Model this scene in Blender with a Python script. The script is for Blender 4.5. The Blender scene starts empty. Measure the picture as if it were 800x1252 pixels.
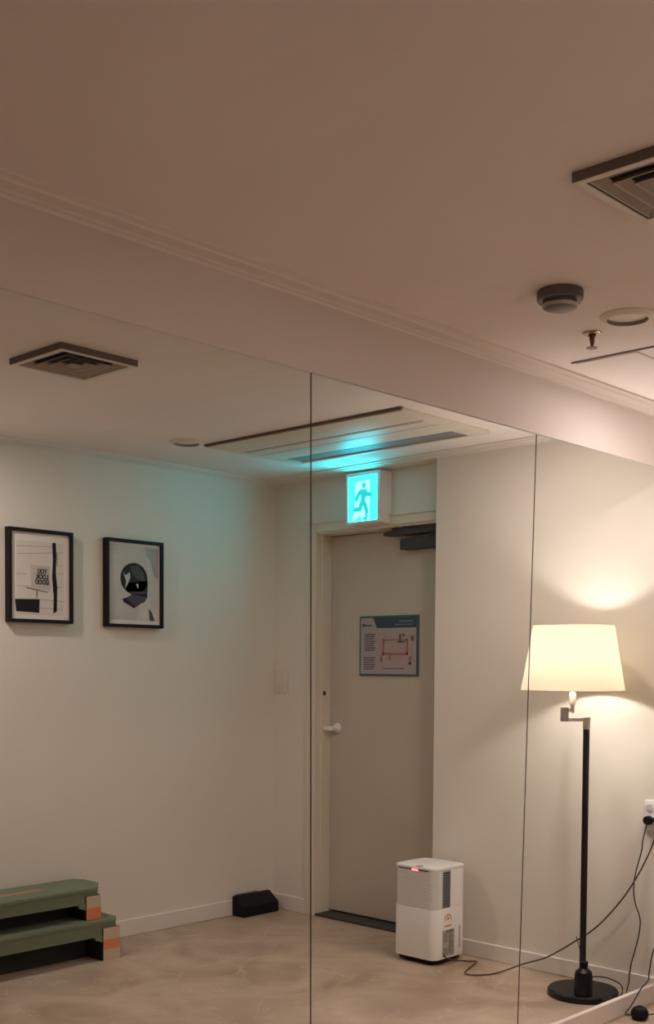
import bpy, bmesh, math, random
from mathutils import Vector, Matrix
random.seed(7)
PI = math.pi
sc = bpy.context.scene
COL = sc.collection

# ------------------------------------------------------------------ camera, exposure, world
D = 2.2584          # plane of the mirror wall (Y)
YB = 4.7267         # wall with the pictures (Y)
XE = 4.56           # right wall at the door recess (X)
XR = 4.45           # right wall, furred out part beside the lamp (X)
H = 2.40            # ceiling height
XL = -1.99          # left end of the room
YR = 2 * D - YB     # wall behind the photographer
cam = bpy.data.cameras.new('camera'); camo = bpy.data.objects.new('camera', cam); COL.objects.link(camo)
f_px, py, pit, rol, yaw, hc = 1415.84, 876.82, -0.0431446, 0.0068638, 0.8134216, 1.36841
fwd = Vector((math.sin(yaw) * math.cos(pit), math.cos(yaw) * math.cos(pit), math.sin(pit)))
rgt = Vector((math.cos(yaw), -math.sin(yaw), 0)); upv = rgt.cross(fwd)
r2 = math.cos(rol) * rgt + math.sin(rol) * upv; u2 = -math.sin(rol) * rgt + math.cos(rol) * upv
m = Matrix.Identity(4)
for i in range(3):
    m[i][0], m[i][1], m[i][2] = r2[i], u2[i], -fwd[i]
m[2][3] = hc
camo.matrix_world = m
cam.sensor_fit = 'VERTICAL'; cam.sensor_height = 36; cam.lens = f_px * 36 / 1252
cam.shift_y = (py - 626) / 1252; cam.clip_start = 0.02
sc.camera = camo
sc.view_settings.view_transform = 'Standard'; sc.view_settings.look = 'None'
sc.view_settings.gamma = 1; sc.view_settings.exposure = 0.28
try: sc.view_settings.use_curve_mapping = False
except Exception: pass
w = bpy.data.worlds.new('world'); sc.world = w; w.use_nodes = True
w.node_tree.nodes['Background'].inputs[0].default_value = (0.02, 0.017, 0.014, 1)
sc.cycles.use_denoising = True
sc.cycles.max_bounces = 14; sc.cycles.diffuse_bounces = 8; sc.cycles.transparent_max_bounces = 16
sc.cycles.sample_clamp_indirect = 4
BULB_W = 54.0                      # lamp bulb
BULB_C = (1.0, 0.90, 0.84)
SIGN_E = 31.0                     # exit sign panel
FILL_W = 10.3                     # each out-of-view fill light, added to raise the ambient
NEAR_FILL_W = 5.0                      # each fill light added near the lamp end, out of view
FILL_C = (1.0, 0.84, 0.79)

# ------------------------------------------------------------------ materials
def mat(name, col, rough=0.6, metal=0.0, bump=0.0, bscale=60, var=0.0, vscale=3, emit=None, estr=0, spec=0.5, coat=0):
    M = bpy.data.materials.new(name); M.use_nodes = True
    nt = M.node_tree; b = nt.nodes['Principled BSDF']
    b.inputs['Base Color'].default_value = (*col, 1); b.inputs['Roughness'].default_value = rough
    b.inputs['Metallic'].default_value = metal; b.inputs['Specular IOR Level'].default_value = spec
    b.inputs['Coat Weight'].default_value = coat
    if emit:
        b.inputs['Emission Color'].default_value = (*emit, 1); b.inputs['Emission Strength'].default_value = estr
    tc = nt.nodes.new('ShaderNodeTexCoord')
    if var:
        n = nt.nodes.new('ShaderNodeTexNoise'); n.inputs['Scale'].default_value = vscale; n.inputs['Detail'].default_value = 5
        nt.links.new(tc.outputs['Object'], n.inputs['Vector'])
        r = nt.nodes.new('ShaderNodeValToRGB'); e = r.color_ramp.elements
        e[0].position = .3; e[1].position = .7
        e[0].color = (*[c * (1 - var) for c in col], 1); e[1].color = (*[min(1, c * (1 + var)) for c in col], 1)
        nt.links.new(n.outputs['Fac'], r.inputs['Fac']); nt.links.new(r.outputs['Color'], b.inputs['Base Color'])
    if bump:
        n2 = nt.nodes.new('ShaderNodeTexNoise'); n2.inputs['Scale'].default_value = bscale; n2.inputs['Detail'].default_value = 6
        nt.links.new(tc.outputs['Object'], n2.inputs['Vector'])
        bp = nt.nodes.new('ShaderNodeBump'); bp.inputs['Strength'].default_value = bump; bp.inputs['Distance'].default_value = .004
        nt.links.new(n2.outputs['Fac'], bp.inputs['Height']); nt.links.new(bp.outputs['Normal'], b.inputs['Normal'])
    return M

def ceiling_mat():
    M = mat('ceiling_paper', (.83, .76, .73), .85, bump=.10, bscale=14, var=.02, vscale=2)
    nt = M.node_tree; b = nt.nodes['Principled BSDF']
    # long soft undulations of the paper, running across the room
    tc = nt.nodes.new('ShaderNodeTexCoord'); mp = nt.nodes.new('ShaderNodeMapping')
    mp.inputs['Scale'].default_value = (1.4, .25, 1)
    n = nt.nodes.new('ShaderNodeTexNoise'); n.inputs['Scale'].default_value = 2.6; n.inputs['Detail'].default_value = 3
    nt.links.new(tc.outputs['Object'], mp.inputs['Vector']); nt.links.new(mp.outputs['Vector'], n.inputs['Vector'])
    bp = nt.nodes.new('ShaderNodeBump'); bp.inputs['Strength'].default_value = .4; bp.inputs['Distance'].default_value = .03
    nt.links.new(n.outputs['Fac'], bp.inputs['Height'])
    old = b.inputs['Normal'].links[0].from_node
    nt.links.new(old.outputs['Normal'], bp.inputs['Normal']); nt.links.new(bp.outputs['Normal'], b.inputs['Normal'])
    return M

def floor_mat():
    M = bpy.data.materials.new('floor_vinyl'); M.use_nodes = True
    nt = M.node_tree; b = nt.nodes['Principled BSDF']; L = nt.links
    tc = nt.nodes.new('ShaderNodeTexCoord')
    n = nt.nodes.new('ShaderNodeTexNoise'); n.inputs['Scale'].default_value = 2.2; n.inputs['Detail'].default_value = 8; n.inputs['Distortion'].default_value = 1.2
    L.new(tc.outputs['Object'], n.inputs['Vector'])
    r = nt.nodes.new('ShaderNodeValToRGB'); e = r.color_ramp.elements
    e[0].position = .25; e[0].color = (.30, .205, .145, 1); e[1].position = .75; e[1].color = (.60, .47, .37, 1)
    m2 = e.new(.5) if hasattr(e, 'new') else None
    if m2: m2.color = (.45, .345, .26, 1)
    L.new(n.outputs['Fac'], r.inputs['Fac'])
    # thin pale veins
    n3 = nt.nodes.new('ShaderNodeTexNoise'); n3.inputs['Scale'].default_value = 1.9; n3.inputs['Detail'].default_value = 4; n3.inputs['Distortion'].default_value = 2.0
    L.new(tc.outputs['Object'], n3.inputs['Vector'])
    s = nt.nodes.new('ShaderNodeMath'); s.operation = 'SUBTRACT'; s.inputs[1].default_value = .5
    a = nt.nodes.new('ShaderNodeMath'); a.operation = 'ABSOLUTE'
    vr = nt.nodes.new('ShaderNodeValToRGB'); ve = vr.color_ramp.elements
    ve[0].position = 0; ve[0].color = (.8, .8, .8, 1); ve[1].position = .010; ve[1].color = (0, 0, 0, 1)
    L.new(n3.outputs['Fac'], s.inputs[0]); L.new(s.outputs[0], a.inputs[0]); L.new(a.outputs[0], vr.inputs['Fac'])
    n4 = nt.nodes.new('ShaderNodeTexNoise'); n4.inputs['Scale'].default_value = 3.1
    L.new(tc.outputs['Object'], n4.inputs['Vector'])
    mk = nt.nodes.new('ShaderNodeMath'); mk.operation = 'MULTIPLY'
    L.new(vr.outputs['Color'], mk.inputs[0]); L.new(n4.outputs['Fac'], mk.inputs[1])
    mx = nt.nodes.new('ShaderNodeMixRGB'); mx.inputs[2].default_value = (.68, .58, .47, 1)
    L.new(mk.outputs[0], mx.inputs[0]); L.new(r.outputs['Color'], mx.inputs[1]); L.new(mx.outputs[0], b.inputs['Base Color'])
    b.inputs['Roughness'].default_value = .42
    b.inputs['Specular IOR Level'].default_value = .35
    return M

def emis(name, col, s):
    M = bpy.data.materials.new(name); M.use_nodes = True; nt = M.node_tree
    nt.nodes.remove(nt.nodes['Principled BSDF'])
    e = nt.nodes.new('ShaderNodeEmission'); e.inputs[0].default_value = (*col, 1); e.inputs[1].default_value = s
    nt.links.new(e.outputs[0], nt.nodes['Material Output'].inputs[0]); return M

def pane_mat():  # clear panes stand in for mirrors; the reflected room is built behind them
    M = bpy.data.materials.new('clear_pane'); M.use_nodes = True; nt = M.node_tree
    nt.nodes.remove(nt.nodes['Principled BSDF'])
    e = nt.nodes.new('ShaderNodeBsdfTransparent'); e.inputs[0].default_value = (.955, .965, .955, 1)
    nt.links.new(e.outputs[0], nt.nodes['Material Output'].inputs[0]); return M

def shade_mat():
    M = bpy.data.materials.new('lampshade_fabric'); M.use_nodes = True; nt = M.node_tree
    nt.nodes.remove(nt.nodes['Principled BSDF'])
    d = nt.nodes.new('ShaderNodeBsdfDiffuse'); d.inputs[0].default_value = (.86, .80, .68, 1)
    t = nt.nodes.new('ShaderNodeBsdfTranslucent'); t.inputs[0].default_value = (.88, .78, .58, 1)
    mx = nt.nodes.new('ShaderNodeMixShader'); mx.inputs[0].default_value = .28
    tc = nt.nodes.new('ShaderNodeTexCoord'); wv = nt.nodes.new('ShaderNodeTexNoise'); wv.inputs['Scale'].default_value = 220
    bp = nt.nodes.new('ShaderNodeBump'); bp.inputs['Strength'].default_value = .12; bp.inputs['Distance'].default_value = .001
    nt.links.new(tc.outputs['Object'], wv.inputs['Vector']); nt.links.new(wv.outputs['Fac'], bp.inputs['Height'])
    nt.links.new(bp.outputs['Normal'], d.inputs['Normal'])
    nt.links.new(d.outputs[0], mx.inputs[1]); nt.links.new(t.outputs[0], mx.inputs[2])
    nt.links.new(mx.outputs[0], nt.nodes['Material Output'].inputs[0]); return M

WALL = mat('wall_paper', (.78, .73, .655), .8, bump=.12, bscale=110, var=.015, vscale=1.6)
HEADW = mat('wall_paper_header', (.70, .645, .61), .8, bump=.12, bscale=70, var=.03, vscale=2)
CEIL = ceiling_mat(); FLOOR = floor_mat()
TRIM = mat('trim_paint', (.78, .72, .67), .5, bump=.05, bscale=40)
DOORM = mat('door_paint', (.56, .50, .42), .55, bump=.05, bscale=30, var=.04, vscale=2.5)
CASE = mat('casing_paint', (.74, .67, .56), .55)
BLACK = mat('black_frame', (.007, .006, .009), .5, spec=.2)
BLACKP = mat('black_plastic', (.007, .007, .011), .55, spec=.22)
BLACKM = mat('black_metal', (.012, .010, .012), .42, spec=.3)
CHROME = mat('satin_steel', (.62, .58, .52), .32, metal=.85)
WHITEP = mat('white_plastic', (.88, .86, .85), .4)
RIBP = mat('white_plastic_ribs', (.66, .63, .62), .5)
GREYP = mat('grey_plastic', (.22, .22, .23), .6)
DARKGREY = mat('dark_grey', (.065, .06, .058), .7, spec=.2)
CLOSER = mat('closer_grey', (.065, .06, .065), .55, spec=.3)
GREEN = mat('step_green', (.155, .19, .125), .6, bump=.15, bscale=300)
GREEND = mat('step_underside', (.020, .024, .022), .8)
TAPEB = mat('tape_beige', (.60, .46, .33), .7)
TAPEO = mat('tape_orange', (.72, .24, .12), .65)
PRINTO = mat('print_orange', (.42, .20, .12), .65)
DETG = mat('detector_grey', (.105, .090, .090), .4)
BRONZE = mat('sprinkler_bronze', (.16, .07, .04), .4, metal=.6)
AC = mat('vent_metal', (.70, .64, .57), .5)
ACD = mat('vent_inner', (.33, .26, .215), .6)
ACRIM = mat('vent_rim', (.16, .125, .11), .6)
ACE = mat('vent_edge', (.46, .38, .32), .5)
ACDARK = mat('vent_dark', (.06, .045, .038), .8)
CREAM = mat('cream_plastic', (.74, .69, .60), .5)
CABLE = mat('cable_black', (.014, .011, .010), .5)
CABLEB = mat('cable_brown', (.075, .050, .030), .5)
PAPER = mat('photo_paper', (.80, .74, .68), .5, spec=.12)
SHADE = shade_mat(); PANE = pane_mat()
SEAM = mat('seam_dark', (.05, .045, .04), .6)

# ------------------------------------------------------------------ mesh helpers
class MB:
    def __init__(s): s.bm = bmesh.new()
    def _new(s, verts, faces):
        vs = [s.bm.verts.new(v) for v in verts]
        for fc in faces:
            try: s.bm.faces.new([vs[i] for i in fc])
            except ValueError: pass
        return vs
    def box(s, a, b, bev=0, seg=2):
        x0, y0, z0 = a; x1, y1, z1 = b
        t = bmesh.new()
        v = [t.verts.new(p) for p in [(x0, y0, z0), (x1, y0, z0), (x1, y1, z0), (x0, y1, z0), (x0, y0, z1), (x1, y0, z1), (x1, y1, z1), (x0, y1, z1)]]
        for fc in [(3, 2, 1, 0), (4, 5, 6, 7), (0, 1, 5, 4), (1, 2, 6, 5), (2, 3, 7, 6), (3, 0, 4, 7)]: t.faces.new([v[i] for i in fc])
        if bev: bmesh.ops.bevel(t, geom=list(t.edges), offset=bev, segments=seg, affect='EDGES', profile=.6)
        s._merge(t); return s
    def _merge(s, t):
        me = bpy.data.meshes.new('tmp'); t.to_mesh(me); t.free(); s.bm.from_mesh(me); bpy.data.meshes.remove(me)
    def prism(s, poly, fn, a, b, bev=0):
        """extrude a 2D polygon: fn(u, v, t) -> 3D, between t=a and t=b"""
        t = bmesh.new(); n = len(poly)
        A = [t.verts.new(fn(u, v, a)) for u, v in poly]; B = [t.verts.new(fn(u, v, b)) for u, v in poly]
        t.faces.new(A[::-1]); t.faces.new(B)
        for i in range(n): t.faces.new([A[i], A[(i + 1) % n], B[(i + 1) % n], B[i]])
        bmesh.ops.recalc_face_normals(t, faces=list(t.faces))
        if bev: bmesh.ops.bevel(t, geom=list(t.edges), offset=bev, segments=2, affect='EDGES', profile=.6)
        s._merge(t); return s
    def lathe(s, prof, c=(0, 0, 0), n=40, closed=True, axis='z'):
        def P(r, h, a):
            x, y = r * math.cos(a), r * math.sin(a)
            return {'z': (c[0] + x, c[1] + y, c[2] + h), 'x': (c[0] + h, c[1] + x, c[2] + y), 'y': (c[0] + x, c[1] + h, c[2] + y)}[axis]
        t = bmesh.new(); rings = []
        for r, h in prof:
            rings.append([t.verts.new(P(max(r, 1e-5), h, 2 * PI * k / n)) for k in range(n)])
        for i in range(len(rings) - 1):
            for k in range(n):
                t.faces.new([rings[i][k], rings[i][(k + 1) % n], rings[i + 1][(k + 1) % n], rings[i + 1][k]])
        if closed:
            t.faces.new(rings[0][::-1]); t.faces.new(rings[-1])
        bmesh.ops.recalc_face_normals(t, faces=list(t.faces))
        s._merge(t); return s
    def tube(s, pts, r, n=8, smooth=6):
        pts = [Vector(p) for p in pts]
        if smooth and len(pts) > 2:
            q = []
            for i in range(len(pts) - 1):
                p0 = pts[max(0, i - 1)]; p1 = pts[i]; p2 = pts[i + 1]; p3 = pts[min(len(pts) - 1, i + 2)]
                for k in range(smooth):
                    t = k / smooth
                    q.append(.5 * ((2 * p1) + (-p0 + p2) * t + (2 * p0 - 5 * p1 + 4 * p2 - p3) * t * t + (-p0 + 3 * p1 - 3 * p2 + p3) * t ** 3))
            q.append(pts[-1]); pts = q
        t = bmesh.new(); rings = []; up = None
        for i, p in enumerate(pts):
            d = (pts[min(i + 1, len(pts) - 1)] - pts[max(i - 1, 0)]).normalized()
            if up is None: up = d.orthogonal().normalized()
            up = (up - d * up.dot(d)).normalized(); sd = d.cross(up)
            rings.append([t.verts.new(p + r * (math.cos(2 * PI * k / n) * up + math.sin(2 * PI * k / n) * sd)) for k in range(n)])
        for i in range(len(rings) - 1):
            for k in range(n): t.faces.new([rings[i][k], rings[i][(k + 1) % n], rings[i + 1][(k + 1) % n], rings[i + 1][k]])
        t.faces.new(rings[0][::-1]); t.faces.new(rings[-1])
        bmesh.ops.recalc_face_normals(t, faces=list(t.faces))
        s._merge(t); return s
    def build(s, name, m, parent=None, smooth=35):
        me = bpy.data.meshes.new(name)
        bmesh.ops.recalc_face_normals(s.bm, faces=list(s.bm.faces))
        s.bm.to_mesh(me); s.bm.free()
        me.materials.append(m)
        o = bpy.data.objects.new(name, me); COL.objects.link(o)
        if smooth:
            for p in me.polygons: p.use_smooth = True
            try: me.set_sharp_from_angle(angle=math.radians(smooth))
            except Exception: pass
        if parent is not None: attach(o, parent)
        return o

LOCS = {}
def world_loc(o):
    v = Vector(o.location)
    while o.parent is not None: o = o.parent; v = v + o.location
    return v
def attach(o, parent):
    """vertices were written in world space: parent, cancelling the parent's offset"""
    o.parent = parent
    off = world_loc(parent)
    o.data.transform(Matrix.Translation(-off))
def tag(o, label=None, cat=None, group=None, kind=None):
    if label: o['label'] = label
    if cat: o['category'] = cat
    if group: o['group'] = group
    if kind: o['kind'] = kind
    return o
def thing(name, label, cat, loc, group=None, kind=None):
    o = bpy.data.objects.new(name, None); o.empty_display_size = .05; COL.objects.link(o); o.location = loc
    return tag(o, label, cat, group, kind)
def struct(o, label=None, cat=None): return tag(o, label, cat, None, 'structure')

# ------------------------------------------------------------------ setting
struct(MB().box((XL - .1, YR - .1, -.1), (XE + .6, YB + .1, 0)).build('floor', FLOOR), 'tan marbled vinyl floor with pale veins', 'floor')
struct(MB().box((XL - .1, YR - .1, H), (XE + .6, YB + .1, H + .1)).build('ceiling', CEIL), 'papered off-white ceiling, dim at the left and bright at the right', 'ceiling')
struct(MB().box((XL - .1, YB, 0), (XE + .6, YB + .1, H)).build('wall_back', WALL), 'cream papered wall with the two framed pictures', 'wall')
struct(MB().box((XL - .1, YR - .1, 0), (XE + .6, YR, H)).build('wall_rear', WALL), 'plain cream wall behind the photographer', 'wall')
struct(MB().box((XL - .1, YR, 0), (XL, YB, H)).build('wall_left', WALL), 'plain cream wall at the far left end of the room', 'wall')
# right wall beyond the mirror: furred-out part next to the lamp, recess with the door
YD = 3.49
struct(MB().box((XR, D + .012, 0), (XE + .55, YD, H)).build('wall_right', WALL), 'bright cream wall behind the floor lamp, ending at the door recess', 'wall')
mb = MB().box((XE, 4.464, 0), (XE + .55, YB, H)).box((XE, YD, 2.145), (XE + .55, 4.464, H))
struct(mb.build('wall_recess', WALL), 'shaded wall around and above the door with exit sign and light switch', 'wall')
struct(MB().box((XR, YR, 0), (XE + .55, D, H)).build('wall_right', WALL), 'cream wall on the near side, just right of the mirror wall', 'wall')
# wall strip above the mirrors
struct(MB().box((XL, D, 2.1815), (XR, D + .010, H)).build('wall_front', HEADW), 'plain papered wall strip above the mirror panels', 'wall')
# crown: flat stepped moulding
def crown_profile():
    return [(0, 2.4), (.078, 2.4), (.078, 2.3935), (.060, 2.3915), (.056, 2.3865), (.020, 2.3855), (.016, 2.3815), (.004, 2.3805), (0, 2.374)]
def crown(name, fn, a, b, label):
    return struct(MB().prism(crown_profile(), fn, a, b).build(name, TRIM, smooth=0), label, 'moulding')
crown('trim_1', lambda u, v, t: (t, D - u, v), XL, XR, 'stepped crown moulding above the mirror wall strip')
cb = crown('trim_2', lambda u, v, t: (t, YB - u * .75, v), XL, XE, 'thin crown moulding above the wall with the pictures')
crown('trim_3', lambda u, v, t: (XR - u * .75, t, v), D + .012, YD, 'thin crown moulding above the wall behind the lamp')
# crown over the recess runs on almost straight to the corner, closed behind by a filler
mb = MB()
prof = [(-.13, 2.4)] + [(u * .75, v) for u, v in crown_profile()[1:-2]] + [(0, 2.3805), (-.13, 2.3805)]
mb.prism(prof, lambda u, v, t: (XR + .055 * (t - YD) / (YB - YD) - u + (.0 if u > -.1 else 0), t, v), YD, YB)
struct(mb.build('trim_4', TRIM, smooth=0), 'thin crown moulding above the exit sign', 'moulding')
# baseboards
def base(name, a, b, label, z=.083):
    return struct(MB().box(a, b, .003, 1).build(name, TRIM), label, 'baseboard')
base('baseboard_back', (XL, YB - .012, 0), (XE, YB, .085), 'painted baseboard below the pictures')
base('baseboard_right', (XR - .012, D + .014, 0), (XR, YD, .076), 'pale baseboard behind the floor lamp')
base('baseboard_recess', (XE - .012, 4.466, 0), (XE, YB - .012, .083), 'short baseboard between the corner and the door casing')
base('baseboard_mirror', (XL, D - .010, 0), (XR, D + .012, .0755), 'low painted plinth below the mirror panels')
base('baseboard_near', (XR - .012, YR, 0), (XR, D - .012, .076), 'pale baseboard on the near side wall')

# ------------------------------------------------------------------ mirror panels as clear panes (joints: X at the top and at the bottom)
ZT, ZB = 2.1815, .0755
joints = [(XL, XL), (-.911, -.911), (.169, .169), (1.249, 1.249), (2.3215, 2.3385), (3.4445, 3.379), (XR, XR)]
labels = ['mirror panel, third beyond the left edge of the picture', 'mirror panel, second beyond the left edge of the picture', 'mirror panel just beyond the left edge of the picture',
          'tall frameless mirror panel showing the two pictures and the step platforms', 'tall frameless mirror panel showing the door and the exit sign',
          'tall frameless mirror panel showing the floor lamp and socket']
for i, lb in enumerate(labels):
    (t0, b0), (t1, b1) = joints[i], joints[i + 1]
    g = .0003; e = .0014
    def slab(l_t, l_b, r_t, r_b, y0, y1):
        return MB().prism([(l_b, ZB), (r_b, ZB), (r_t, ZT), (l_t, ZT)], lambda u, v, t: (u, t, v), y0, y1)
    o = slab(t0 + g + e, b0 + g + e, t1 - g - e, b1 - g - e, D + .0045, D + .0085).build('mirror_panel', PANE, smooth=0)
    tag(o, lb, 'mirror', 'mirror panels along the wall')
    slab(t0 + g, b0 + g, t0 + g + e, b0 + g + e, D + .0055, D + .0075).build('edge', SEAM, o, smooth=0)
    slab(t1 - g - e, b1 - g - e, t1 - g, b1 - g, D + .0055, D + .0075).build('edge', SEAM, o, smooth=0)

# ------------------------------------------------------------------ door
XD = 4.672
door = thing('door_1', 'beige steel fire door with white handle, set back in its frame', 'door', (XD, 4.0, 0), kind='structure')
MB().box((XD, 3.52, .02), (XD + .045, 4.392, 2.085), .002, 1).build('door_leaf', DOORM, door)
mb = MB().box((XE - .012, 4.392, 0), (XE, 4.464, 2.15), .002, 1)
mb.box((XE - .012, YD, 2.098), (XE, 4.392, 2.15), .002, 1)
mb.box((XE - .022, YD, 2.142), (XE, 4.45, 2.152), .002, 1)
mb.build('casing', CASE, door)
mb = MB().box((XE, 4.392, 0), (XD + .05, 4.464, 2.10)).box((XE, YD, 2.088), (XD + .05, 4.464, 2.145))
mb.box((XE + .035, 4.385, 0), (XE + .045, 4.392, 2.09))
mb.build('jamb', CASE, door, smooth=0)
tag(MB().box((XE - .005, YD, 0), (XD + .05, 4.392, .012), .002, 1).build('threshold', DARKGREY, door), 'dark grey threshold')
MB().box((XE + .5, YD - .0, 0), (XE + .55, 4.5, 2.2)).build('back_panel', DOORM, door)
mb = MB().lathe([(.026, -.008), (.026, 0)], (XD, 4.335, 1.035), 24, axis='x').lathe([(.011, -.05), (.011, -.006)], (XD, 4.335, 1.035), 16, axis='x')
mb.box((XD - .058, 4.322, 1.022), (XD - .044, 4.425, 1.046), .005)
tag(mb.build('door_handle', WHITEP, door), 'white lever handle')
MB().lathe([(.012, -.004), (.012, 0)], (4.617, 4.390, 1.225), 16, axis='y').build('latch_plate', DARKGREY, door)
# door closer: body on the leaf, arm bracket on the frame head
cl = MB().box((XD - .06, 3.60, 1.975), (XD, 3.853, 2.030), .006).build('closer_body', CLOSER, door); cl['label'] = 'dark grey door closer body'
mb = MB().prism([(3.55, 2.050), (3.90, 2.046), (3.945, 2.050), (3.945, 2.066), (3.80, 2.088), (3.55, 2.092)], lambda u, v, t: (t, u, v), XD - .085, XD - .03, .003)
mb.box((XD - .06, 3.60, 2.028), (XD - .035, 3.66, 2.055)).box((XD - .07, 3.86, 2.066), (XD - .04, 3.90, 2.088), .003)
tag(mb.build('closer_arm', CLOSER, door), 'dark grey closer arm')

# evacuation plan on the door
ev = thing('evacuation_plan', 'framed evacuation plan with dark blue title band, fixed to the door', 'sign', (XD, 3.968, 1.484))
Y0, Y1, Z0, Z1 = 3.766, 4.171, 1.324, 1.642      # Y1 is the left edge as one looks at it
NAVY = mat('sign_navy', (.030, .065, .095), .4); TEAL = mat('sign_teal', (.045, .12, .135), .4)
SHEET = mat('sign_sheet', (.40, .345, .355), .45); TXT = mat('sign_text', (.16, .12, .125), .6); REDL = mat('sign_red', (.40, .15, .14), .6); PINK = mat('sign_rooms', (.46, .33, .29), .6)
MB().box((XD - .010, Y0, Z0), (XD, Y1, Z1), .002, 1).build('frame', TEAL, ev)
MB().box((XD - .0115, Y0 + .011, Z0 + .010), (XD - .0098, Y1 - .011, Z1 - .010)).build('sheet', SHEET, ev)
def sgn(u0, v0, u1, v1, mb, lift=.0125):
    """rectangle in sheet fractions (u to the right as seen, v down)"""
    W, Hh = (Y1 - Y0 - .022), (Z1 - Z0 - .020)
    mb.box((XD - lift, Y1 - .011 - u1 * W, Z1 - .010 - v1 * Hh), (XD - lift + .0012, Y1 - .011 - u0 * W, Z1 - .010 - v0 * Hh))
mb = MB(); W_, H_ = (Y1 - Y0 - .022), (Z1 - Z0 - .020)
mb.prism([(Y1 - .011 - a * W_, Z1 - .010 - b * H_) for a, b in [(.23, 0), (1, 0), (1, .185), (.30, .185)]], lambda u, v, t: (t, u, v), XD - .0125, XD - .0112)
mb.build('title_band', NAVY, ev, smooth=0)
mb = MB(); sgn(.70, .055, .95, .085, mb, .0132); sgn(.62, .12, .95, .14, mb, .0132); mb.build('title_text', mat('sign_pale', (.13, .19, .22), .5), ev, smooth=0)
mb = MB(); sgn(.03, .11, .09, .15, mb); sgn(.09, .125, .21, .145, mb); mb.build('logo', NAVY, ev, smooth=0)
mb = MB()
for k in range(8): sgn(.07 + .01 * (k % 2), .285 + k * .04, .27 - .015 * (k % 3), .307 + k * .04, mb)
for k in range(6): sgn(.06, .70 + k * .04, .27 - .012 * (k % 3), .722 + k * .04, mb)
for k in range(9): sgn(.42 + k * .042, .89, .45 + k * .042, .912, mb)
mb.build('text_lines', TXT, ev, smooth=0)['kind'] = 'stuff'
mb = MB()
for k in range(6): sgn(.36 + k * .103, .30, .45 + k * .103, .37, mb)
for k in range(5): sgn(.34, .41 + k * .08, .40, .475 + k * .08, mb)
for k in range(6): sgn(.37 + k * .10, .70, .45 + k * .10, .76, mb)
for k in range(4): sgn(.87, .42 + k * .11, .93, .50 + k * .11, mb)
sgn(.47, .45, .58, .60, mb); sgn(.61, .45, .70, .60, mb); sgn(.74, .79, .92, .86, mb)
mb.build('plan_rooms', PINK, ev, smooth=0)['kind'] = 'stuff'
mb = MB(); sgn(.41, .385, .86, .41, mb, .013); sgn(.41, .62, .86, .66, mb, .013); sgn(.41, .385, .435, .66, mb, .013); sgn(.83, .385, .86, .66, mb, .013); sgn(.52, .66, .55, .76, mb, .013)
mb.build('escape_route', REDL, ev, smooth=0)
mb = MB(); sgn(.70, .29, .74, .44, mb, .0132); sgn(.76, .29, .80, .34, mb, .0132); sgn(.67, .42, .80, .45, mb, .0132); sgn(.91, .33, .96, .42, mb, .0132); mb.build('stair_marks', TXT, ev, smooth=0)['kind'] = 'stuff'

# exit sign above the door
SX = 4.477
ex = thing('exit_sign', 'lit cyan emergency exit sign with a running figure, above the door', 'sign', (XE, 3.985, 2.105))
mb = MB().box((SX + .008, 3.866, 2.107), (XE, 4.104, 2.371), .006)
mb.build('housing', WHITEP, ex)
mb = MB()
for a_, b_ in (((3.867, 2.108), (3.889, 2.370)), ((4.087, 2.108), (4.103, 2.370)), ((3.889, 2.108), (4.087, 2.121)), ((3.889, 2.351), (4.087, 2.370))):
    mb.box((SX - .006, a_[0], a_[1]), (SX + .012, b_[0], b_[1]), .0015, 1)
mb.build('front_frame', WHITEP, ex)
CY = emis('sign_cyan', (.0028, .52, .68), SIGN_E); CW = emis('sign_pale_glow', (.016, .60, .66), SIGN_E); CF = emis('sign_figure', (.03, .62, .64), 1.0)
ya, yb, za, zb = 4.088, 3.888, 2.120, 2.352     # left, right, bottom, top of the lit panel
MB().box((SX + .001, yb, za), (SX + .010, ya, zb)).build('light_panel', CY, ex, smooth=0)
def spt(u, v): return (ya + (yb - ya) * u, zb + (za - zb) * v)
def spoly(pts, lift, mb):
    mb.prism([spt(u, v) for u, v in pts], lambda u, v, t: (t, u, v), SX - lift, SX + .0015)
mb = MB(); spoly([(.24, .13), (.72, .10), (.72, .97), (.46, .99), (.40, .86), (.20, .97), (.12, .97), (.22, .72)], .0008, mb)
mb.build('doorway_glow', CW, ex, smooth=0)
mb = MB()
hd = [(.53 + .068 * math.cos(a * PI / 8), .215 + .062 * math.sin(a * PI / 8)) for a in range(16)]
spoly(hd, .0018, mb)
spoly([(.44, .30), (.60, .29), (.62, .40), (.56, .58), (.42, .60), (.43, .44)], .0018, mb)
spoly([(.43, .29), (.52, .36), (.40, .44), (.28, .57), (.20, .52), (.32, .35)], .0018, mb)       # rear arm
spoly([(.58, .285), (.67, .37), (.80, .39), (.80, .47), (.62, .47), (.53, .37)], .0018, mb)       # front arm
spoly([(.40, .55), (.55, .58), (.44, .78), (.17, .78), (.15, .69), (.35, .68)], .0018, mb)       # rear leg
spoly([(.46, .56), (.59, .56), (.70, .78), (.63, .98), (.46, .98), (.58, .90), (.57, .78)], .0018, mb)
mb.build('running_figure', CF, ex, smooth=0)

# light switch on the recess wall
sw = thing('light_switch', 'white rocker light switch on the shaded wall left of the door', 'switch', (XE, 4.66, 1.285))
MB().box((XE - .010, 4.612, 1.222), (XE, 4.706, 1.350), .004).build('plate', CREAM, sw)
MB().box((XE - .015, 4.635, 1.245), (XE - .008, 4.683, 1.327), .003).build('rocker', CREAM, sw)

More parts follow.
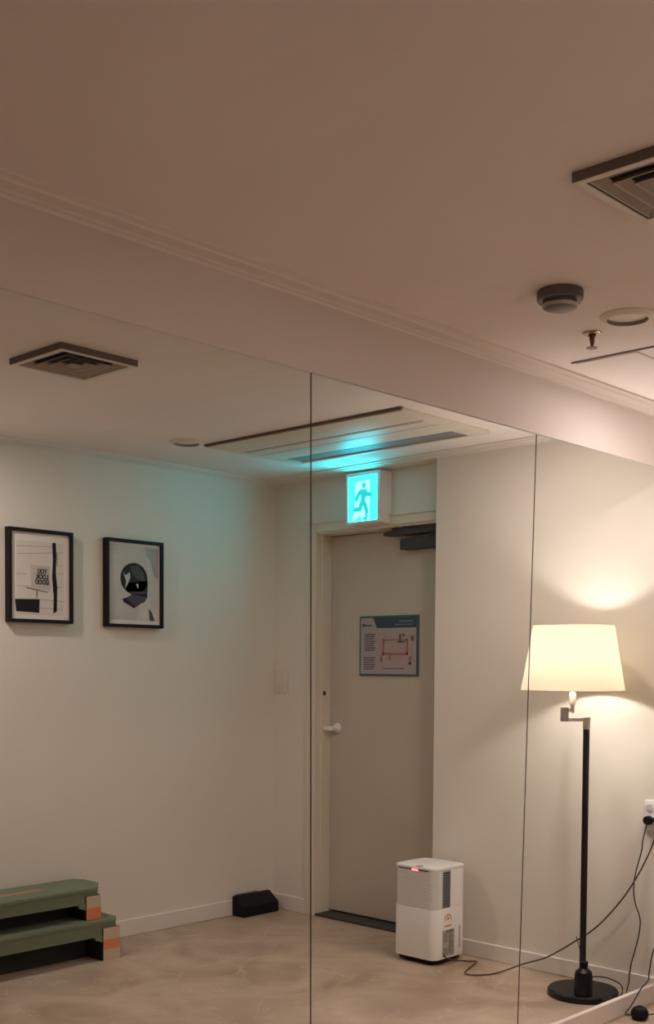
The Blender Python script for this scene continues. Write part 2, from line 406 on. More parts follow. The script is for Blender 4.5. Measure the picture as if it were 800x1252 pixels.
# ------------------------------------------------------------------ pictures
def picture(name, label, x0, x1, z0, z1):
    t = thing(name, label, 'picture', ((x0 + x1) / 2, YB, z0), 'framed black and white pictures')
    yb_, yf = YB, YB - .037; b = .016
    mb = MB()
    for a, c in [((x0, yf, z0), (x0 + b, yb_, z1)), ((x1 - b, yf, z0), (x1, yb_, z1)), ((x0 + b, yf, z0), (x1 - b, yb_, z0 + b)), ((x0 + b, yf, z1 - b), (x1 - b, yb_, z1))]:
        mb.box(a, c, .0015, 1)
    mb.build('frame', BLACK, t)
    MB().box((x0 + b, yf + .015, z0 + b), (x1 - b, yb_, z1 - b)).build('mount', PAPER, t, smooth=0)
    return t
def flat(t, name, polys, m, x0, x1, z0, z1, lift):
    """flat printed shapes in fractions of the sheet (u right, v down)"""
    mb = MB(); y = YB - .022 - lift
    for pl in polys:
        mb.prism([(x0 + u * (x1 - x0), z1 - v * (z1 - z0)) for u, v in pl], lambda u, v, s: (u, s, v), y, YB - .0215)
    return mb.build(name, m, t, smooth=0)
def rect(a, b, c, d): return [(a, b), (c, b), (c, d), (a, d)]
PA = mat('print_wall', (.70, .63, .57), .6, spec=.12, var=.05, vscale=9); PL = mat('print_line', (.36, .31, .28), .6, spec=.12); PB = mat('print_black', (.014, .012, .016), .5, spec=.12); PG = mat('print_grey', (.56, .50, .46), .6, spec=.12); PT = mat('print_text', (.05, .045, .05), .6, spec=.12)
X0, X1, ZA, ZC = 2.848, 3.195, 1.566, 1.999
p1 = picture('framed_picture', 'black framed poster with a lettered sheet on planks, reading YOU LOOK GOOD', X0, X1, ZA, ZC)
a = (X0 + .016, X1 - .016, ZA + .016, ZC - .016)
flat(p1, 'plank_backdrop', [rect(.09, .10, .90, .95)], PA, *a, .0006)
flat(p1, 'plank_lines', [[(.1, .165), (.70, .145), (.70, .150), (.1, .172)], [(.1, .255), (.9, .20), (.9, .206), (.1, .262)], [(.09, .49), (.26, .475), (.26, .482), (.09, .497)], [(.72, .355), (.9, .35), (.9, .356), (.72, .361)],
     [(.1, .62), (.68, .615), (.68, .62), (.1, .626)], [(.40, .765), (.93, .775), (.93, .782), (.40, .771)], [(.42, .865), (.9, .87), (.9, .876), (.42, .871)], [(.75, .62), (.9, .605), (.9, .61), (.75, .626)], [(.72, .45), (.9, .455), (.9, .460), (.72, .455)],
     [(.78, .21), (.80, .21), (.80, .36), (.78, .36)]], PL, *a, .0010)
flat(p1, 'dark_post', [[(.705, .10), (.765, .095), (.775, .25), (.765, .45), (.79, .62), (.78, .90), (.72, .925), (.725, .72), (.70, .5), (.715, .3)]], PB, *a, .0014)
flat(p1, 'lettered_sheet', [[(.33, .37), (.66, .38), (.665, .66), (.34, .635)]], PG, *a, .0014)
flat(p1, 'shelf_line', [[(.26, .635), (.62, .675), (.62, .683), (.26, .645)], [(.43, .67), (.445, .67), (.44, .755), (.43, .755)]], PT, *a, .0018)
flat(p1, 'dark_opening', [[(.07, .775), (.485, .765), (.475, .925), (.09, .915)]], PB, *a, .0014)
# the lettering, seen reversed in the mirror
def letters(txt, cx, cz, size, parent, m, sx=1.0):
    cu = bpy.data.curves.new('lettering', 'FONT'); cu.body = txt; cu.size = size; cu.align_x = 'CENTER'; cu.align_y = 'CENTER'; cu.offset = size * .05; cu.extrude = .0002
    o = bpy.data.objects.new('lettering_tmp', cu); COL.objects.link(o)
    me = bpy.data.meshes.new_from_object(o.evaluated_get(bpy.context.evaluated_depsgraph_get()))
    bpy.data.objects.remove(o)
    # letter plane X -> -X (reversed), Y -> Z
    me.transform(Matrix(((-sx, 0, 0, cx), (0, 0, -1, YB - .0242), (0, 1, 0, cz), (0, 0, 0, 1))))
    me.materials.clear(); me.materials.append(m)
    q = bpy.data.objects.new('lettering', me); COL.objects.link(q); attach(q, parent); return q
for k, wd in enumerate(['YOU', 'LOOK', 'GOOD']):
    letters(wd, X0 + .016 + .525 * (X1 - X0 - .032), ZC - .016 - (.445 + .062 * k) * (ZC - ZA - .032), .030, p1, PT, .8)

X0, X1 = 3.388, 3.740; ZA, ZC = 1.560, 1.996
p2 = picture('framed_picture', 'black framed photograph of a figure in a dark helmet, hung nearest the corner', X0, X1, ZA, ZC)
a = (X0 + .016, X1 - .016, ZA + .016, ZC - .016)
PH = mat('print_haze', (.56, .51, .48), .6, spec=.12, var=.12, vscale=6); PHD = mat('print_haze_dark', (.36, .33, .32), .6, spec=.12, var=.25, vscale=7); SK = mat('print_skin', (.66, .58, .53), .6, spec=.12, var=.1, vscale=14); HB = mat('print_helmet', (.035, .033, .038), .5, spec=.12); HG = mat('print_helmet_shine', (.085, .08, .088), .5, spec=.12)
flat(p2, 'photo_backdrop', [rect(.03, .03, .97, .95)], PH, *a, .0005)
flat(p2, 'dark_haze', [[(.72, .04), (.97, .05), (.97, .42), (.88, .38), (.82, .22), (.74, .15)]], PHD, *a, .0008)
flat(p2, 'bare_shoulder', [[(.62, .70), (.76, .66), (.84, .76), (.97, .84), (.97, .95), (.52, .95), (.60, .84)]], SK, *a, .0010)
flat(p2, 'shadow_fold', [[(.78, .80), (.84, .84), (.90, .95), (.80, .95)]], HG, *a, .0014)
hel = [(.50 + .255 * math.cos(t * PI / 14) * (1 if math.cos(t * PI / 14) > 0 else 1.05), .435 + .195 * math.sin(t * PI / 14)) for t in range(28)]
flat(p2, 'helmet', [hel, [(.30, .50), (.76, .45), (.75, .66), (.48, .65), (.36, .60)]], HB, *a, .0014)
flat(p2, 'helmet_shine', [[(.42, .29), (.58, .27), (.68, .36), (.70, .46), (.56, .44), (.46, .38)], [(.40, .60), (.74, .585), (.75, .61), (.44, .625)]], HG, *a, .0018)
flat(p2, 'visor_glint', [[(.28, .36), (.32, .40), (.37, .38), (.41, .36), (.42, .43), (.36, .52), (.32, .56), (.34, .47)], [(.53, .50), (.575, .495), (.575, .55), (.55, .54)]], PG, *a, .0020)
flat(p2, 'chin_guard', [[(.33, .68), (.46, .63), (.75, .66), (.70, .72), (.62, .74), (.50, .80), (.28, .73)]], HG, *a, .0016)
flat(p2, 'jaw_shadow', [[(.26, .70), (.33, .675), (.52, .78), (.48, .80)]], HB, *a, .0019)

# ------------------------------------------------------------------ ceiling fittings
def diffuser(label, cy, sgn_):
    x0, x1 = 2.13, 2.435; y0, y1 = cy - .153, cy + .153
    t = thing('air_diffuser', label, 'vent', ((x0 + x1) / 2, cy, H), 'square air diffusers in the ceiling')
    z = H - .022
    def ring(name, ins, wd, z0, z1, slope, m):
        """square ring: outer inset ins, width wd, lower lip at z0, inner edge at z1"""
        mb = MB(); a0, a1, b0, b1 = x0 + ins, x1 - ins, y0 + ins, y1 - ins
        O = [(a0, b0), (a1, b0), (a1, b1), (a0, b1)]; I = [(a0 + wd, b0 + wd), (a1 - wd, b0 + wd), (a1 - wd, b1 - wd), (a0 + wd, b1 - wd)]
        t_ = .003
        vo = [(x, y, z0) for x, y in O]; vi = [(x, y, z1) for x, y in I]; vo2 = [(x, y, z0 + t_ + slope) for x, y in O]; vi2 = [(x, y, z1 + t_) for x, y in I]
        vs = vo + vi + vo2 + vi2; fs = []
        for k in range(4):
            n = (k + 1) % 4
            fs += [(k, n, 4 + n, 4 + k), (8 + k, 12 + k, 12 + n, 8 + n), (k, 8 + k, 8 + n, n), (4 + k, 4 + n, 12 + n, 12 + k)]
        mb._new(vs, fs); return mb.build(name, m, t, smooth=0)
    ring('frame', .002, .019, z, z, .001, AC)
    ring('rim', 0, .003, z + .0015, z + .0015, .018, ACRIM)  # rim colour darkened to carry the shade on the diffuser's side
    MB().box((x0 + .004, y0 + .004, H - .0025), (x1 - .004, y1 - .004, H)).build('back_plate', ACDARK, t, smooth=0)
    for i, ins in enumerate((.027, .060, .093)):
        ring('louver', ins, .027, z + .002, z + .012, 0, ACD)
        ring('louver_edge', ins, .0035, z + .0012, z + .0022, 0, ACE)
    mbp = MB().box((x0 + .130, y0 + .130, z), (x1 - .130, y1 - .130, z + .004), .001, 1); mbp.build('centre_plate', ACD, t)
    return t
diffuser('square air diffuser in the upper right corner, above the near side of the room', 1.17, 1)
diffuser('square air diffuser seen in the mirror above the left picture', 2 * D - 1.17, -1)

RIMG = mat('rim_grey', (.26, .23, .21), .6)
def downlight(label, c):
    t = thing('downlight', label, 'light', (c[0], c[1], H), 'recessed ceiling downlights')
    MB().lathe([(.080, 0), (.080, -.003), (.077, -.005), (.064, -.0125), (.060, -.0125), (.058, 0)], (c[0], c[1], H), 48, closed=False).build('trim_ring', CREAM, t)
    MB().lathe([(.0597, -.0122), (.0585, -.0122), (.0565, -.0005), (.0585, -.0005)], (c[0], c[1], H), 48, closed=False).build('inner_rim', RIMG, t)
    MB().lathe([(.058, -.002), (.050, -.003), (.001, -.0035)], (c[0], c[1], H), 48, closed=False).build('lens', CREAM, t)
    return t
downlight('round unlit ceiling downlight to the right of the smoke detector', (3.092, 1.725))
downlight('small round unlit downlight seen in the mirror, left of the long ceiling unit', (3.455, 4.169))

def fill_downlight(label, c, watts):  # unseen fill lights shaped as downlights, added to lift the ambient
    t = downlight(label, c); t['group'] = 'added ceiling fill lights out of view'
    for ch in t.children:
        if ch.name.startswith('lens'): ch.data.materials.clear(); ch.data.materials.append(FILLGLOW)
    l = bpy.data.lights.new('fill_light', 'AREA'); l.shape = 'DISK'; l.size = .10; l.energy = watts; l.color = FILL_C
    o = bpy.data.objects.new('fill_light', l); COL.objects.link(o); o.parent = t; o.location = (0, 0, -.012)
FILLGLOW = emis('fill_glow', (1, .8, .6), 6)
fill_downlight('added ceiling fill light on the near side, behind the photographer', (2.15, 2 * D - 4.22), FILL_W)
fill_downlight('added ceiling fill light seen in the mirror, beyond the left edge', (2.15, 4.22), FILL_W)
fill_downlight('added ceiling fill light on the near side, beyond the right edge', (3.79, 1.80), NEAR_FILL_W)
fill_downlight('added ceiling fill light seen in the mirror, hidden by the wall strip', (3.79, 2 * D - 1.80), NEAR_FILL_W)

t = thing('smoke_detector', 'round grey smoke detector on the near ceiling', 'detector', (2.768, 1.75, H))
c = (2.768, 1.75, H)
MB().lathe([(.062, 0), (.0635, -.004), (.063, -.025), (.059, -.029), (.05, -.029)], c, 48).build('base', DETG, t)
MB().lathe([(.046, -.027), (.0475, -.038), (.044, -.046), (.030, -.052), (.001, -.053)], c, 48, closed=False).build('sensor_dome', DETG, t)
MB().lathe([(.0445, -.0465), (.045, -.0445), (.048, -.038), (.049, -.038), (.046, -.0455)], c, 48, closed=False).build('sensor_rim', mat('detector_rim', (.42, .38, .36), .22), t)

t = thing('sprinkler_head', 'small bronze sprinkler head hanging from the near ceiling', 'sprinkler', (3.173, 1.89, H))
c = (3.173, 1.89, H)
MB().lathe([(.030, 0), (.031, -.002), (.026, -.005), (.013, -.006)], c, 32).build('escutcheon', mat('sprinkler_plate', (.42, .31, .20), .3, metal=.5), t)
MB().lathe([(.011, -.004), (.0125, -.010), (.009, -.013), (.0075, -.022), (.006, -.022)], c, 20).build('body', BRONZE, t)
mb = MB()
for s in (-1, 1): mb.tube([(c[0] + s * .0085, c[1], H - .012), (c[0] + s * .0095, c[1], H - .026), (c[0] + s * .002, c[1], H - .042)], .0022, 6, 3)
mb.tube([(c[0], c[1], H - .020), (c[0], c[1], H - .040)], .0028, 8, 0)
mb.build('frame_arms', BRONZE, t)
mb = MB().lathe([(.003, -.041), (.004, -.045), (.017, -.0455), (.0175, -.047), (.001, -.048)], c, 24, closed=False)
mb.build('deflector', BRONZE, t)

t = thing('access_panel', 'flat square access panel in the near ceiling beside the crown moulding', 'panel', (3.68, 1.99, H))
MB().box((3.446, 1.89, H - .005), (3.94, 2.112, H), .0015, 1).build('panel', CEIL, t)
MB().box((3.430, 1.60, H - .004), (3.438, 2.122, H)).build('shadow_gap', ACRIM, t, smooth=0)
MB().box((3.444, 2.1125, H - .0008), (3.944, 2.1155, H)).build('shadow_gap', ACD, t, smooth=0)

# long ceiling cassette in front of the exit sign
ACGAP = mat('gap_brown', (.11, .085, .07), .7)
t = thing('ceiling_air_conditioner', 'long flat ceiling air conditioner panel in front of the exit sign', 'air conditioner', (3.86, 3.56, H))
ax0, ax1, ay0, ay1 = 3.552, 4.17, 2.974, 4.152
MB().box((ax0 + .012, ay0, H - .015), (4.018, ay1, H), .004).build('panel', AC, t)
MB().box((4.145, ay0, H - .015), (ax1, ay1, H), .004).build('outlet_edge', AC, t)
MB().box((4.015, ay0, H - .015), (4.148, ay0 + .10, H), .003).build('end_cap', AC, t)
MB().box((4.015, ay1 - .05, H - .015), (4.148, ay1, H), .003).build('end_cap', AC, t)
MB().box((ax0, ay0 - .005, H - .010), (ax0 + .013, ay1 + .005, H)).build('shadow_gap', ACGAP, t, smooth=0)
MB().box((4.015, ay0 + .10, H - .005), (4.148, ay1 - .05, H)).build('outlet', GREYP, t, smooth=0)
lo = MB().prism([(4.030, H - .012), (4.135, H - .008), (4.135, H - .006), (4.030, H - .010)], lambda u, v, s: (u, s, v), ay0 + .11, ay1 - .06).build('louver', GREYP, t, smooth=0)
mb = MB().box((3.756, ay0 + .05, H - .0156), (3.762, ay1 - .05, H - .0145)); mb.build('grille_line', ACDARK, t, smooth=0)
mb = MB().box((3.866, ay0 + .05, H - .0156), (3.870, ay1 - .05, H - .0145)); mb.build('grille_line', ACD, t, smooth=0)
MB().box((3.775, ay0 + .06, H - .0172), (3.858, ay1 - .06, H - .0145), .001, 1).build('intake_grille', AC, t)

# ------------------------------------------------------------------ step platforms
def step(label, xr, y0, y1, z0, ztop, zskirt, leg_x0, leg_x1, length, tape, cut=.075):
    t = thing('step_platform', label, 'step platform', (xr - length / 2, (y0 + y1) / 2, z0), 'green exercise step platforms')
    xl = xr - length; ch = cut * 1.33
    # deck: chamfered plan, bevelled edge
    plan = [(xl + .07, y0), (xr - cut, y0), (xr, y0 + ch), (xr, y1 - ch * .5), (xr - .03, y1), (xl + .03, y1), (xl, y1 - ch * .5), (xl, y0 + ch)]
    MB().prism(plan, lambda u, v, s: (u, v, s), ztop - .022, ztop, .006).build('deck', GREEN, t)
    ins = .004
    pl2 = [(xl + .07, y0 + ins), (xr - cut, y0 + ins), (xr - ins, y0 + ch), (xr - ins, y1 - .05), (xr - .03, y1 - ins), (xl + .03, y1 - ins), (xl + ins, y1 - .05), (xl + ins, y0 + ch)]
    # skirt ring (hollow underside)
    mb = MB(); n = len(pl2); cx, cy = (xl + xr) / 2, (y0 + y1) / 2
    inn = [(u + (.014 if u < cx else -.014), v + (.014 if v < cy else -.014)) for u, v in pl2]
    vs = [(u, v, zskirt) for u, v in pl2] + [(u, v, ztop - .012) for u, v in pl2] + [(u, v, zskirt) for u, v in inn] + [(u, v, ztop - .012) for u, v in inn]
    fs = []
    for k in range(n):
        j = (k + 1) % n
        fs += [(k, j, n + j, n + k), (2 * n + k, 3 * n + k, 3 * n + j, 2 * n + j), (k, 2 * n + k, 2 * n + j, j)]
    mb._new(vs, fs); mb.build('skirt', GREEN, t, smooth=0)
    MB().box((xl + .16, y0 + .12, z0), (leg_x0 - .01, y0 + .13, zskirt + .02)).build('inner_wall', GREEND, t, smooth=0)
    # ribbed bracket between skirt and leg
    for side, (a, b) in enumerate(((leg_x0, leg_x1), (xl + (xr - leg_x1), xl + (xr - leg_x0)))):
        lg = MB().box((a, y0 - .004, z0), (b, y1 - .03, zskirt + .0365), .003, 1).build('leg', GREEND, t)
        if side == 0:
            yf = y0 - .0056
            for q, (za_, zb_, mm, nm) in enumerate(tape):
                MB().box((a + .001, yf, za_), (b - .001, yf + .003, zb_)).build(nm, mm, lg, smooth=0)
            MB().prism([(a - .040, zskirt + .004), (a - .036, zskirt - .016), (a - .012, zskirt - .022), (a, zskirt - .030), (a, zskirt + .004)], lambda u, v, s: (u, s, v), y0 + .001, y0 + .02).build('bracket', GREEN, lg, smooth=0)
    return t
s1 = step('lower green exercise step standing on the floor, with orange and beige tape on its leg', 3.252, 4.40, 4.705, 0, .192, .115, 3.152, 3.246, 1.10,
     [(.0, .052, TAPEB, 'beige_tape'), (.052, .098, TAPEO, 'orange_tape'), (.098, .1515, TAPEB, 'beige_tape')], .025)
s2 = step('upper green exercise step stacked on the lower one, orange stripe on top', 3.228, 4.44, 4.705, .1925, .340, .268, 3.087, 3.168, 1.10,
     [(.1935, .248, TAPEO, 'orange_tape'), (.248, .3035, TAPEB, 'beige_tape')])
MB().box((2.30, 4.545, .3402), (2.93, 4.585, .3410)).build('stripe', PRINTO, s2, smooth=0)

# black wedge in the corner
t = thing('door_wedge_box', 'black sloped plastic box on the floor in the corner under the switch', 'box', (4.365, 4.665, 0))
MB().prism([(4.617, 0), (4.712, 0), (4.712, .108), (4.690, .112), (4.617, .058)], lambda u, v, s: (s, u, v), 4.236, 4.500, .005).build('body', BLACKP, t)
MB().box((4.255, 4.688, .108), (4.41, 4.708, .1145), .001, 1).build('top_strip', DARKGREY, t)

# ------------------------------------------------------------------ dehumidifier
dx0, dx1, dy0, dy1 = 4.146, 4.388, 3.236, 3.486
dh = thing('dehumidifier', 'white dehumidifier with ribbed upper half standing on the floor by the door', 'dehumidifier', ((dx0 + dx1) / 2, (dy0 + dy1) / 2, 0))
def rr(x0, x1, y0, y1, r, n=6):
    out = []
    for (cx, cy, a0) in ((x1 - r, y0 + r, -PI / 2), (x1 - r, y1 - r, 0), (x0 + r, y1 - r, PI / 2), (x0 + r, y0 + r, PI)):
        for k in range(n + 1):
            a_ = a0 + PI / 2 * k / n; out.append((cx + r * math.cos(a_), cy + r * math.sin(a_)))
    return out
zf = lambda u, v, s: (u, v, s)
MB().prism(rr(dx0, dx1, dy0, dy1, .038), zf, .026, .262, .004).build('lower_body', WHITEP, dh)
MB().prism(rr(dx0 + .006, dx1 - .002, dy0 + .006, dy1 - .002, .034), zf, .258, .442).build('upper_core', RIBP, dh)
MB().prism(rr(dx0, dx1, dy0, dy1, .038), zf, .438, .452, .005).build('top_panel', WHITEP, dh)
# plain side cover on the right of the grille
MB().box((dx0 + .118, dy0, .263), (dx1 - .0385, dy0 + .01, .437)).build('side_cover', WHITEP, dh, smooth=0)
o = rr(dx0, dx1, dy0, dy1, .038); arc = o[0:7]
MB().prism(arc + [(dx1 - .01, dy0 + .05), (dx1 - .05, dy0 + .01)], zf, .263, .437).build('corner_cover', WHITEP, dh)
MB().box((dx1 - .008, dy0 + .039, .263), (dx1, dy1 - .039, .437)).build('rear_cover', WHITEP, dh, smooth=0)
# horizontal ribs around the front left corner
ol = rr(dx0, dx1, dy0, dy1, .038, 5)
path = [(dx0, dy1 - .03)] + ol[18:24] + [(dx0 + .060, dy0)]
inner = rr(dx0 + .007, dx1, dy0 + .007, dy1, .031, 5)
pin = [(dx0 + .007, dy1 - .03)] + inner[18:24] + [(dx0 + .060, dy0 + .007)]
rib = None
NR = 17
for k in range(NR):
    z = .266 + k * (.172 / NR)
    if rib is None:
        rib = MB().prism(path + pin[::-1], zf, z, z + .0062).build('rib', WHITEP, dh); zr = z
    else:
        c_ = rib.copy(); COL.objects.link(c_); c_.parent = dh; c_.location = (0, 0, z - zr)
# dark grille with fine slats on the side
gx0, gx1 = 4.207, 4.262
gb = MB().box((gx0 - .002, dy0 + .003, .262), (gx1 + .002, dy0 + .008, .428)).build('grille', DARKGREY, dh, smooth=0)
sl = None
for k in range(18):
    z = .266 + k * .0089
    if sl is None:
        sl = MB().box((gx0, dy0 - .0005, z), (gx1, dy0 + .004, z + .0036)).build('slat', GREYP, gb, smooth=0); z0_ = z
    else:
        c_ = sl.copy(); COL.objects.link(c_); c_.parent = gb; c_.location = (0, 0, z - z0_)
MB().prism(rr(dx0 + .014, dx1 - .014, dy0 + .014, dy1 - .014, .03), zf, .010, .030).build('base', BLACKP, dh)
wl = None
for (x_, y_) in ((dx0 + .05, dy0 + .05), (dx1 - .04, dy0 + .05), (dx0 + .05, dy1 - .05), (dx1 - .05, dy1 - .05)):
    MB().lathe([(.011, -.010), (.012, 0), (.011, .010)], (x_, y_, .012), 14, axis='y').build('caster', BLACKP, dh)
tag(MB().box((dx0 - .0015, dy0 + .04, .4345), (dx0 + .004, dy1 - .035, .4395)).build('display_strip', DARKGREY, dh, smooth=0), 'dark display strip')
tag(MB().box((dx0 - .003, 3.335, .432), (dx0 + .003, 3.372, .440), .001, 1).build('indicator_light', emis('red_glow', (1, .16, .14), 2.6), dh), 'glowing red indicator')
MB().box((4.150, 3.326, .4515), (4.176, 3.352, .4530)).build('control_button', GREYP, dh, smooth=0)
OR = mat('label_orange', (.62, .24, .06), .5); LG = mat('label_grey', (.44, .41, .37), .5); LD = mat('label_ink', (.10, .09, .08), .5)
en = MB().box((4.216, dy0 - .0006, .186), (4.276, dy0 + .002, .240)).build('energy_label', WHITEP, dh, smooth=0)
mb = MB(); cxx, czz = 4.246, .208
for k in range(9):
    a0, a1 = PI * (k / 9) * 1.15 - .22, PI * ((k + 1) / 9) * 1.15 - .22
    mb.prism([(cxx + r_ * math.cos(q), czz + r_ * math.sin(q)) for r_, q in ((.025, a0), (.025, a1), (.019, a1), (.019, a0))], lambda u, v, s: (u, s, v), dy0 - .0011, dy0)
mb.prism([(cxx - .009, czz - .002), (cxx + .009, czz - .002), (cxx + .006, czz + .010), (cxx, czz + .014), (cxx - .006, czz + .010)], lambda u, v, s: (u, s, v), dy0 - .0011, dy0)
mb.build('energy_dial', OR, en, smooth=0)
mb = MB()
for k in range(4): mb.box((4.222 + k * .013, dy0 - .0011, .174), (4.232 + k * .013, dy0, .181))
mb.build('energy_text', OR, dh, smooth=0)
rl = MB().box((4.206, dy0 - .0006, .036), (4.296, dy0 + .002, .160)).build('rating_label', LG, dh, smooth=0)
mb = MB()
mb.box((4.232, dy0 - .0011, .149), (4.288, dy0, .155))
for k in range(13):
    z = .142 - k * .0078
    if k in (6, 7, 8):
        mb.box((4.252, dy0 - .0011, z), (4.288 - .006 * (k % 2), dy0, z + .0032))
    else:
        mb.box((4.212, dy0 - .0011, z), (4.246 - .008 * (k % 2), dy0, z + .0032)); mb.box((4.252, dy0 - .0011, z), (4.288 - .006 * ((k + 1) % 3), dy0, z + .0032))
mb.build('rating_text', LD, rl, smooth=0)
tag(MB().box((4.330, dy0 - .0008, .062), (4.343, dy0 + .002, .168), .0005, 1).build('water_gauge', mat('gauge_grey', (.50, .48, .50), .3), dh), 'narrow grey water level window')
tag(MB().tube([(4.212, dy0 - .002, .052), (4.225, dy0 - .014, .030), (4.31, 3.226, .0065), (4.335, 3.19, .005), (4.361, 3.158, .005), (4.33, 3.14, .005), (4.25, 3.112, .005), (4.17, 3.078, .005), (4.148, 3.058, .005), (4.152, 3.030, .005), (4.185, 2.998, .005), (4.26, 2.965, .006),
     (4.40, 2.923, .028), (4.405, 2.802, .080), (4.405, 2.67, .168), (4.405, 2.55, .260), (4.405, 2.435, .393), (4.405, 2.362, .508), (4.405, 2.305, .625), (4.412, 2.286, .70), (4.425, 2.286, .735)], .0034, 8, 7)
    .build('power_cord', CABLEB, dh), 'long brown power cord running to the socket')
MB().lathe([(.018, -.020), (.019, -.002), (.017, 0)], (XR - .016, 2.286, .745), 20, axis='x').build('plug', BLACKP, dh)

# ------------------------------------------------------------------ wall socket, lamp, cords, reed diffuser (flip: the near side of the mirror plane)
def socket(label, F):
    y = lambda v: F(v)
    t = thing('wall_socket', label, 'socket', (XR, y(2.309), .757), 'twin wall sockets by the mirror')
    a_, b_ = sorted((y(2.264), y(2.356)))
    MB().box((XR - .011, a_, .693), (XR, b_, .821), .003).build('plate', WHITEP, t)
    for cz in (.785, .738):
        for cy in (2.332, 2.286):
            MB().lathe([(.0185, -.0125), (.0175, -.0108), (.0165, -.0115), (.001, -.0116)], (XR, y(cy), cz), 24, closed=False, axis='x').build('outlet', RIBP, t)
    return t
def lamp(label, F):
    bx, by = (4.238, 2.517) if F(1.0) == 1.0 else (4.226, 2.520)
    P = lambda x, yy, z: (x, F(yy), z)
    dd = 1 if F(1.0) == 1.0 else -1
    t = thing('floor_lamp', label, 'lamp', P(bx, by, 0), 'floor lamps with cream shades')
    MB().lathe([(.140, 0), (.146, .004), (.146, .022), (.141, .029), (.02, .030)], P(bx, by, 0), 64).build('base', BLACKM, t)
    MB().lathe([(.0155, .028), (.0155, .05), (.0135, .055), (.0135, 1.125)], P(bx - .002, by + .002, 0), 24).build('pole', BLACKM, t)
    arm = MB().lathe([(.0155, 1.118), (.0155, 1.168)], P(bx - .002, by + .002, 0), 24)
    L = Vector((-.687, .727 * 1, 0))
    p0 = Vector((bx - .002, by + .002, 0))
    def bar(a, b, z0, z1, wd, mbb):
        n = Vector((L.y, -L.x, 0)) * wd; A = p0 + L * a; B = p0 + L * b
        vs = [A - n, B - n, B + n, A + n]
        mbb._new([P(v.x, v.y, z0) for v in vs] + [P(v.x, v.y, z1) for v in vs], [(3, 2, 1, 0), (4, 5, 6, 7), (0, 1, 5, 4), (1, 2, 6, 5), (2, 3, 7, 6), (3, 0, 4, 7)])
    bar(-.012, .098, 1.150, 1.164, .008, arm)
    tag(arm.build('lower_arm', CHROME, t), 'satin steel swing arm')
    kn = MB(); bar(.078, .107, 1.150, 1.208, .013, kn); tag(kn.build('arm_joint', mat('arm_joint_grey', (.20, .18, .17), .45), t), 'dark square arm joint')
    ua = MB(); bar(.056, .090, 1.190, 1.204, .008, ua); tag(ua.build('upper_arm', CHROME, t), 'satin steel upper arm')
    s0 = p0 + L * .060
    MB().lathe([(.008, 1.185), (.008, 1.215), (.013, 1.220), (.015, 1.265), (.010, 1.275), (.010, 1.33)], P(s0.x, s0.y, 0), 24).build('lamp_holder', CREAM, t)
    sc_ = s0
    MB().lathe([(.212, 1.279), (.166, 1.548)], P(sc_.x, sc_.y, 0), 72, closed=False).build('lamp_shade', SHADE, t)
    sh = t.children[-1]
    for r_, z_ in ((.212, 1.2795), (.166, 1.5475)):
        MB().tube([P(sc_.x + r_ * math.cos(2 * PI * k / 48), sc_.y + r_ * math.sin(2 * PI * k / 48), z_) for k in range(49)], .0014, 6, 0).build('shade_rim', CREAM, sh)
    sp = MB()
    for k in range(3):
        a_ = 2 * PI * k / 3 + .4
        sp.tube([P(sc_.x, sc_.y, 1.33), P(sc_.x + .185 * math.cos(a_), sc_.y + .185 * math.sin(a_), 1.435)], .0015, 6, 0)
    sp.build('shade_carrier', CHROME, t)
    # bulb: frosted globe with the light inside the shade
    MB().lathe([(.010, 1.33), (.014, 1.345), (.027, 1.375), (.030, 1.395), (.026, 1.415), (.012, 1.428), (.001, 1.430)], P(sc_.x, sc_.y, 0), 24, closed=False).build('bulb', emis('bulb_glow', (1, .8, .5), 12), t)
    bl = bpy.data.lights.new('bulb_light', 'POINT'); bl.energy = BULB_W; bl.color = BULB_C; bl.shadow_soft_size = .034
    bo = bpy.data.objects.new('bulb_light', bl); COL.objects.link(bo); bo.location = Vector(P(sc_.x, sc_.y, 1.395)) - Vector(t.location); bo.parent = t
    return t
F0 = lambda y: y
F1 = lambda y: 2 * D - y
socket('white twin wall socket with a black plug, behind the floor lamp', F0)
lampA = lamp('black floor lamp with cream drum shade and steel swing arm, seen in the mirror', F0)
socket('white twin wall socket on the near side wall, just out of the picture', F1)
lampB = lamp('black floor lamp on the near side, just beyond the right edge of the picture', F1)

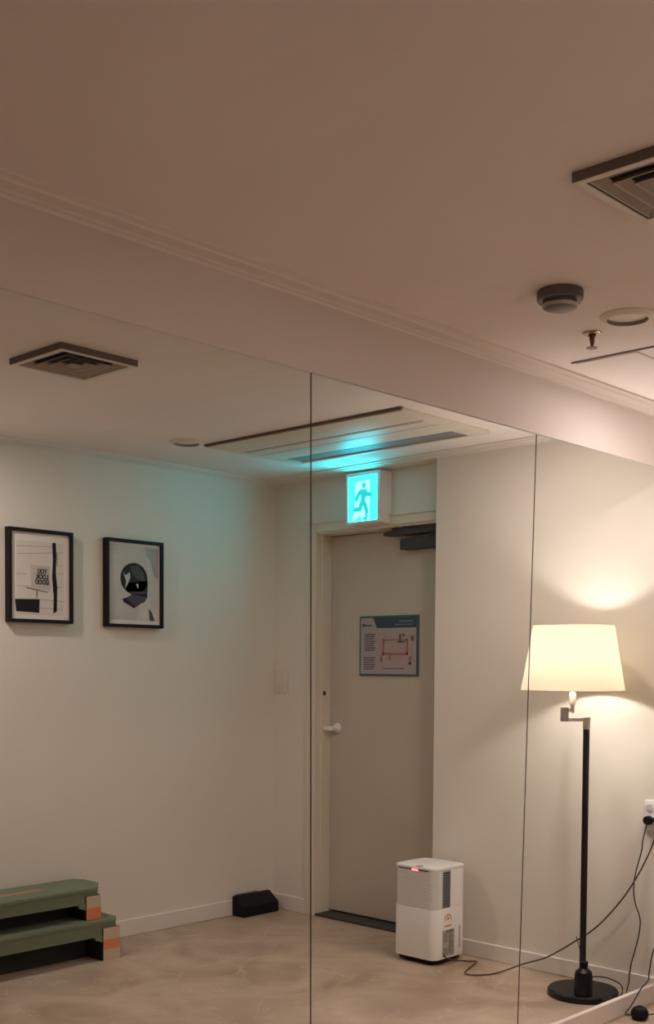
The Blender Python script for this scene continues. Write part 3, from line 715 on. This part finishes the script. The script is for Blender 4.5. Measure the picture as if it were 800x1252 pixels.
def lamp_cord(label, F, near):
    P = lambda x, yy, z: (x, F(yy), z)
    t = thing('lamp_cord', label, 'cord', P(4.123, 2.326, 0), 'black lamp cords with foot switches')
    plug = [P(XR - .028, 2.332, .738), P(4.424, 2.338, .715), P(4.42, 2.352, .65)]
    if near:   # hangs free to the floor
        run = [P(4.40, 2.345, .50), P(4.35, 2.322, .36), P(4.282, 2.297, .240), P(4.246, 2.297, .150), P(4.238, 2.297, .120), P(4.19, 2.292, .094), P(4.135, 2.283, .040), P(4.103, 2.274, .010), P(4.105, 2.286, .0055), P(4.118, 2.310, .010)]
    else:
        run = [P(4.42, 2.356, .609), P(4.42, 2.387, .483), P(4.42, 2.385, .397), P(4.42, 2.357, .314), P(4.42, 2.367, .226), P(4.42, 2.396, .115), P(4.415, 2.402, .04), P(4.36, 2.385, .006), P(4.22, 2.33, .006), P(4.15, 2.310, .008)]
    MB().tube(plug + run, .0028, 8, 7).build('cord', CABLE, t)
    c = P(4.098, 2.337, 0) if near else P(4.118, 2.325, 0)
    MB().lathe([(.021, 0), (.030, .006), (.034, .018), (.0335, .032), (.026, .045), (.012, .0515), (.001, .052)], c, 32, closed=False).build('foot_switch', BLACKP, t)
    sb = t.children[-1]
    MB().lathe([(.009, .046), (.009, .0535), (.007, .055), (.001, .0555)], (c[0] + .004, c[1], 0), 16, closed=False).build('switch_button', BLACKM, sb)
    if near:
        b = [P(4.128, 2.335, .010), P(4.16, 2.36, .012), P(4.20, 2.40, .012)]
    else:
        b = [P(4.15, 2.325, .008), P(4.25, 2.37, .008), P(4.345, 2.392, .012), P(4.385, 2.425, .035), P(4.34, 2.47, .064), P(4.29, 2.515, .067), P(4.255, 2.53, .055), P(4.245, 2.535, .034)]
    MB().tube(b, .0028, 8, 7).build('cord_end', CABLE, t)
    MB().lathe([(.017, -.026), (.019, -.020), (.0195, -.002), (.018, 0)], P(XR - .0125, 2.332, .738), 24, axis='x').build('plug', BLACKP, t)
    return t
lamp_cord('black lamp cord hanging from the socket behind the floor lamp', F0, False)
lamp_cord('black lamp cord with a round foot switch on the floor before the plinth', F1, True)

rx, ry = 4.151, 2.463
t = thing('reed_diffuser', 'black reed diffuser bottle standing on the base of the floor lamp', 'diffuser', (rx, ry, .030))
MB().lathe([(.034, .0302), (.037, .034), (.0375, .110), (.034, .126), (.022, .137), (.014, .143), (.013, .146)], (rx, ry, 0), 36).build('bottle', mat('bottle_black', (.008, .007, .010), .32, spec=.25), t)
MB().lathe([(.0165, .1445), (.0175, .148), (.0175, .166), (.016, .168)], (rx, ry, 0), 28).build('collar', BLACKP, t)
for (ox, oy, oz) in ((-.022, .024, .272), (-.004, .012, .276)):
    MB().tube([(rx, ry, .160), (rx + ox, ry + oy, oz)], .0019, 6, 0).build('reed', mat('reed_dark', (.030, .022, .018), .7), t)
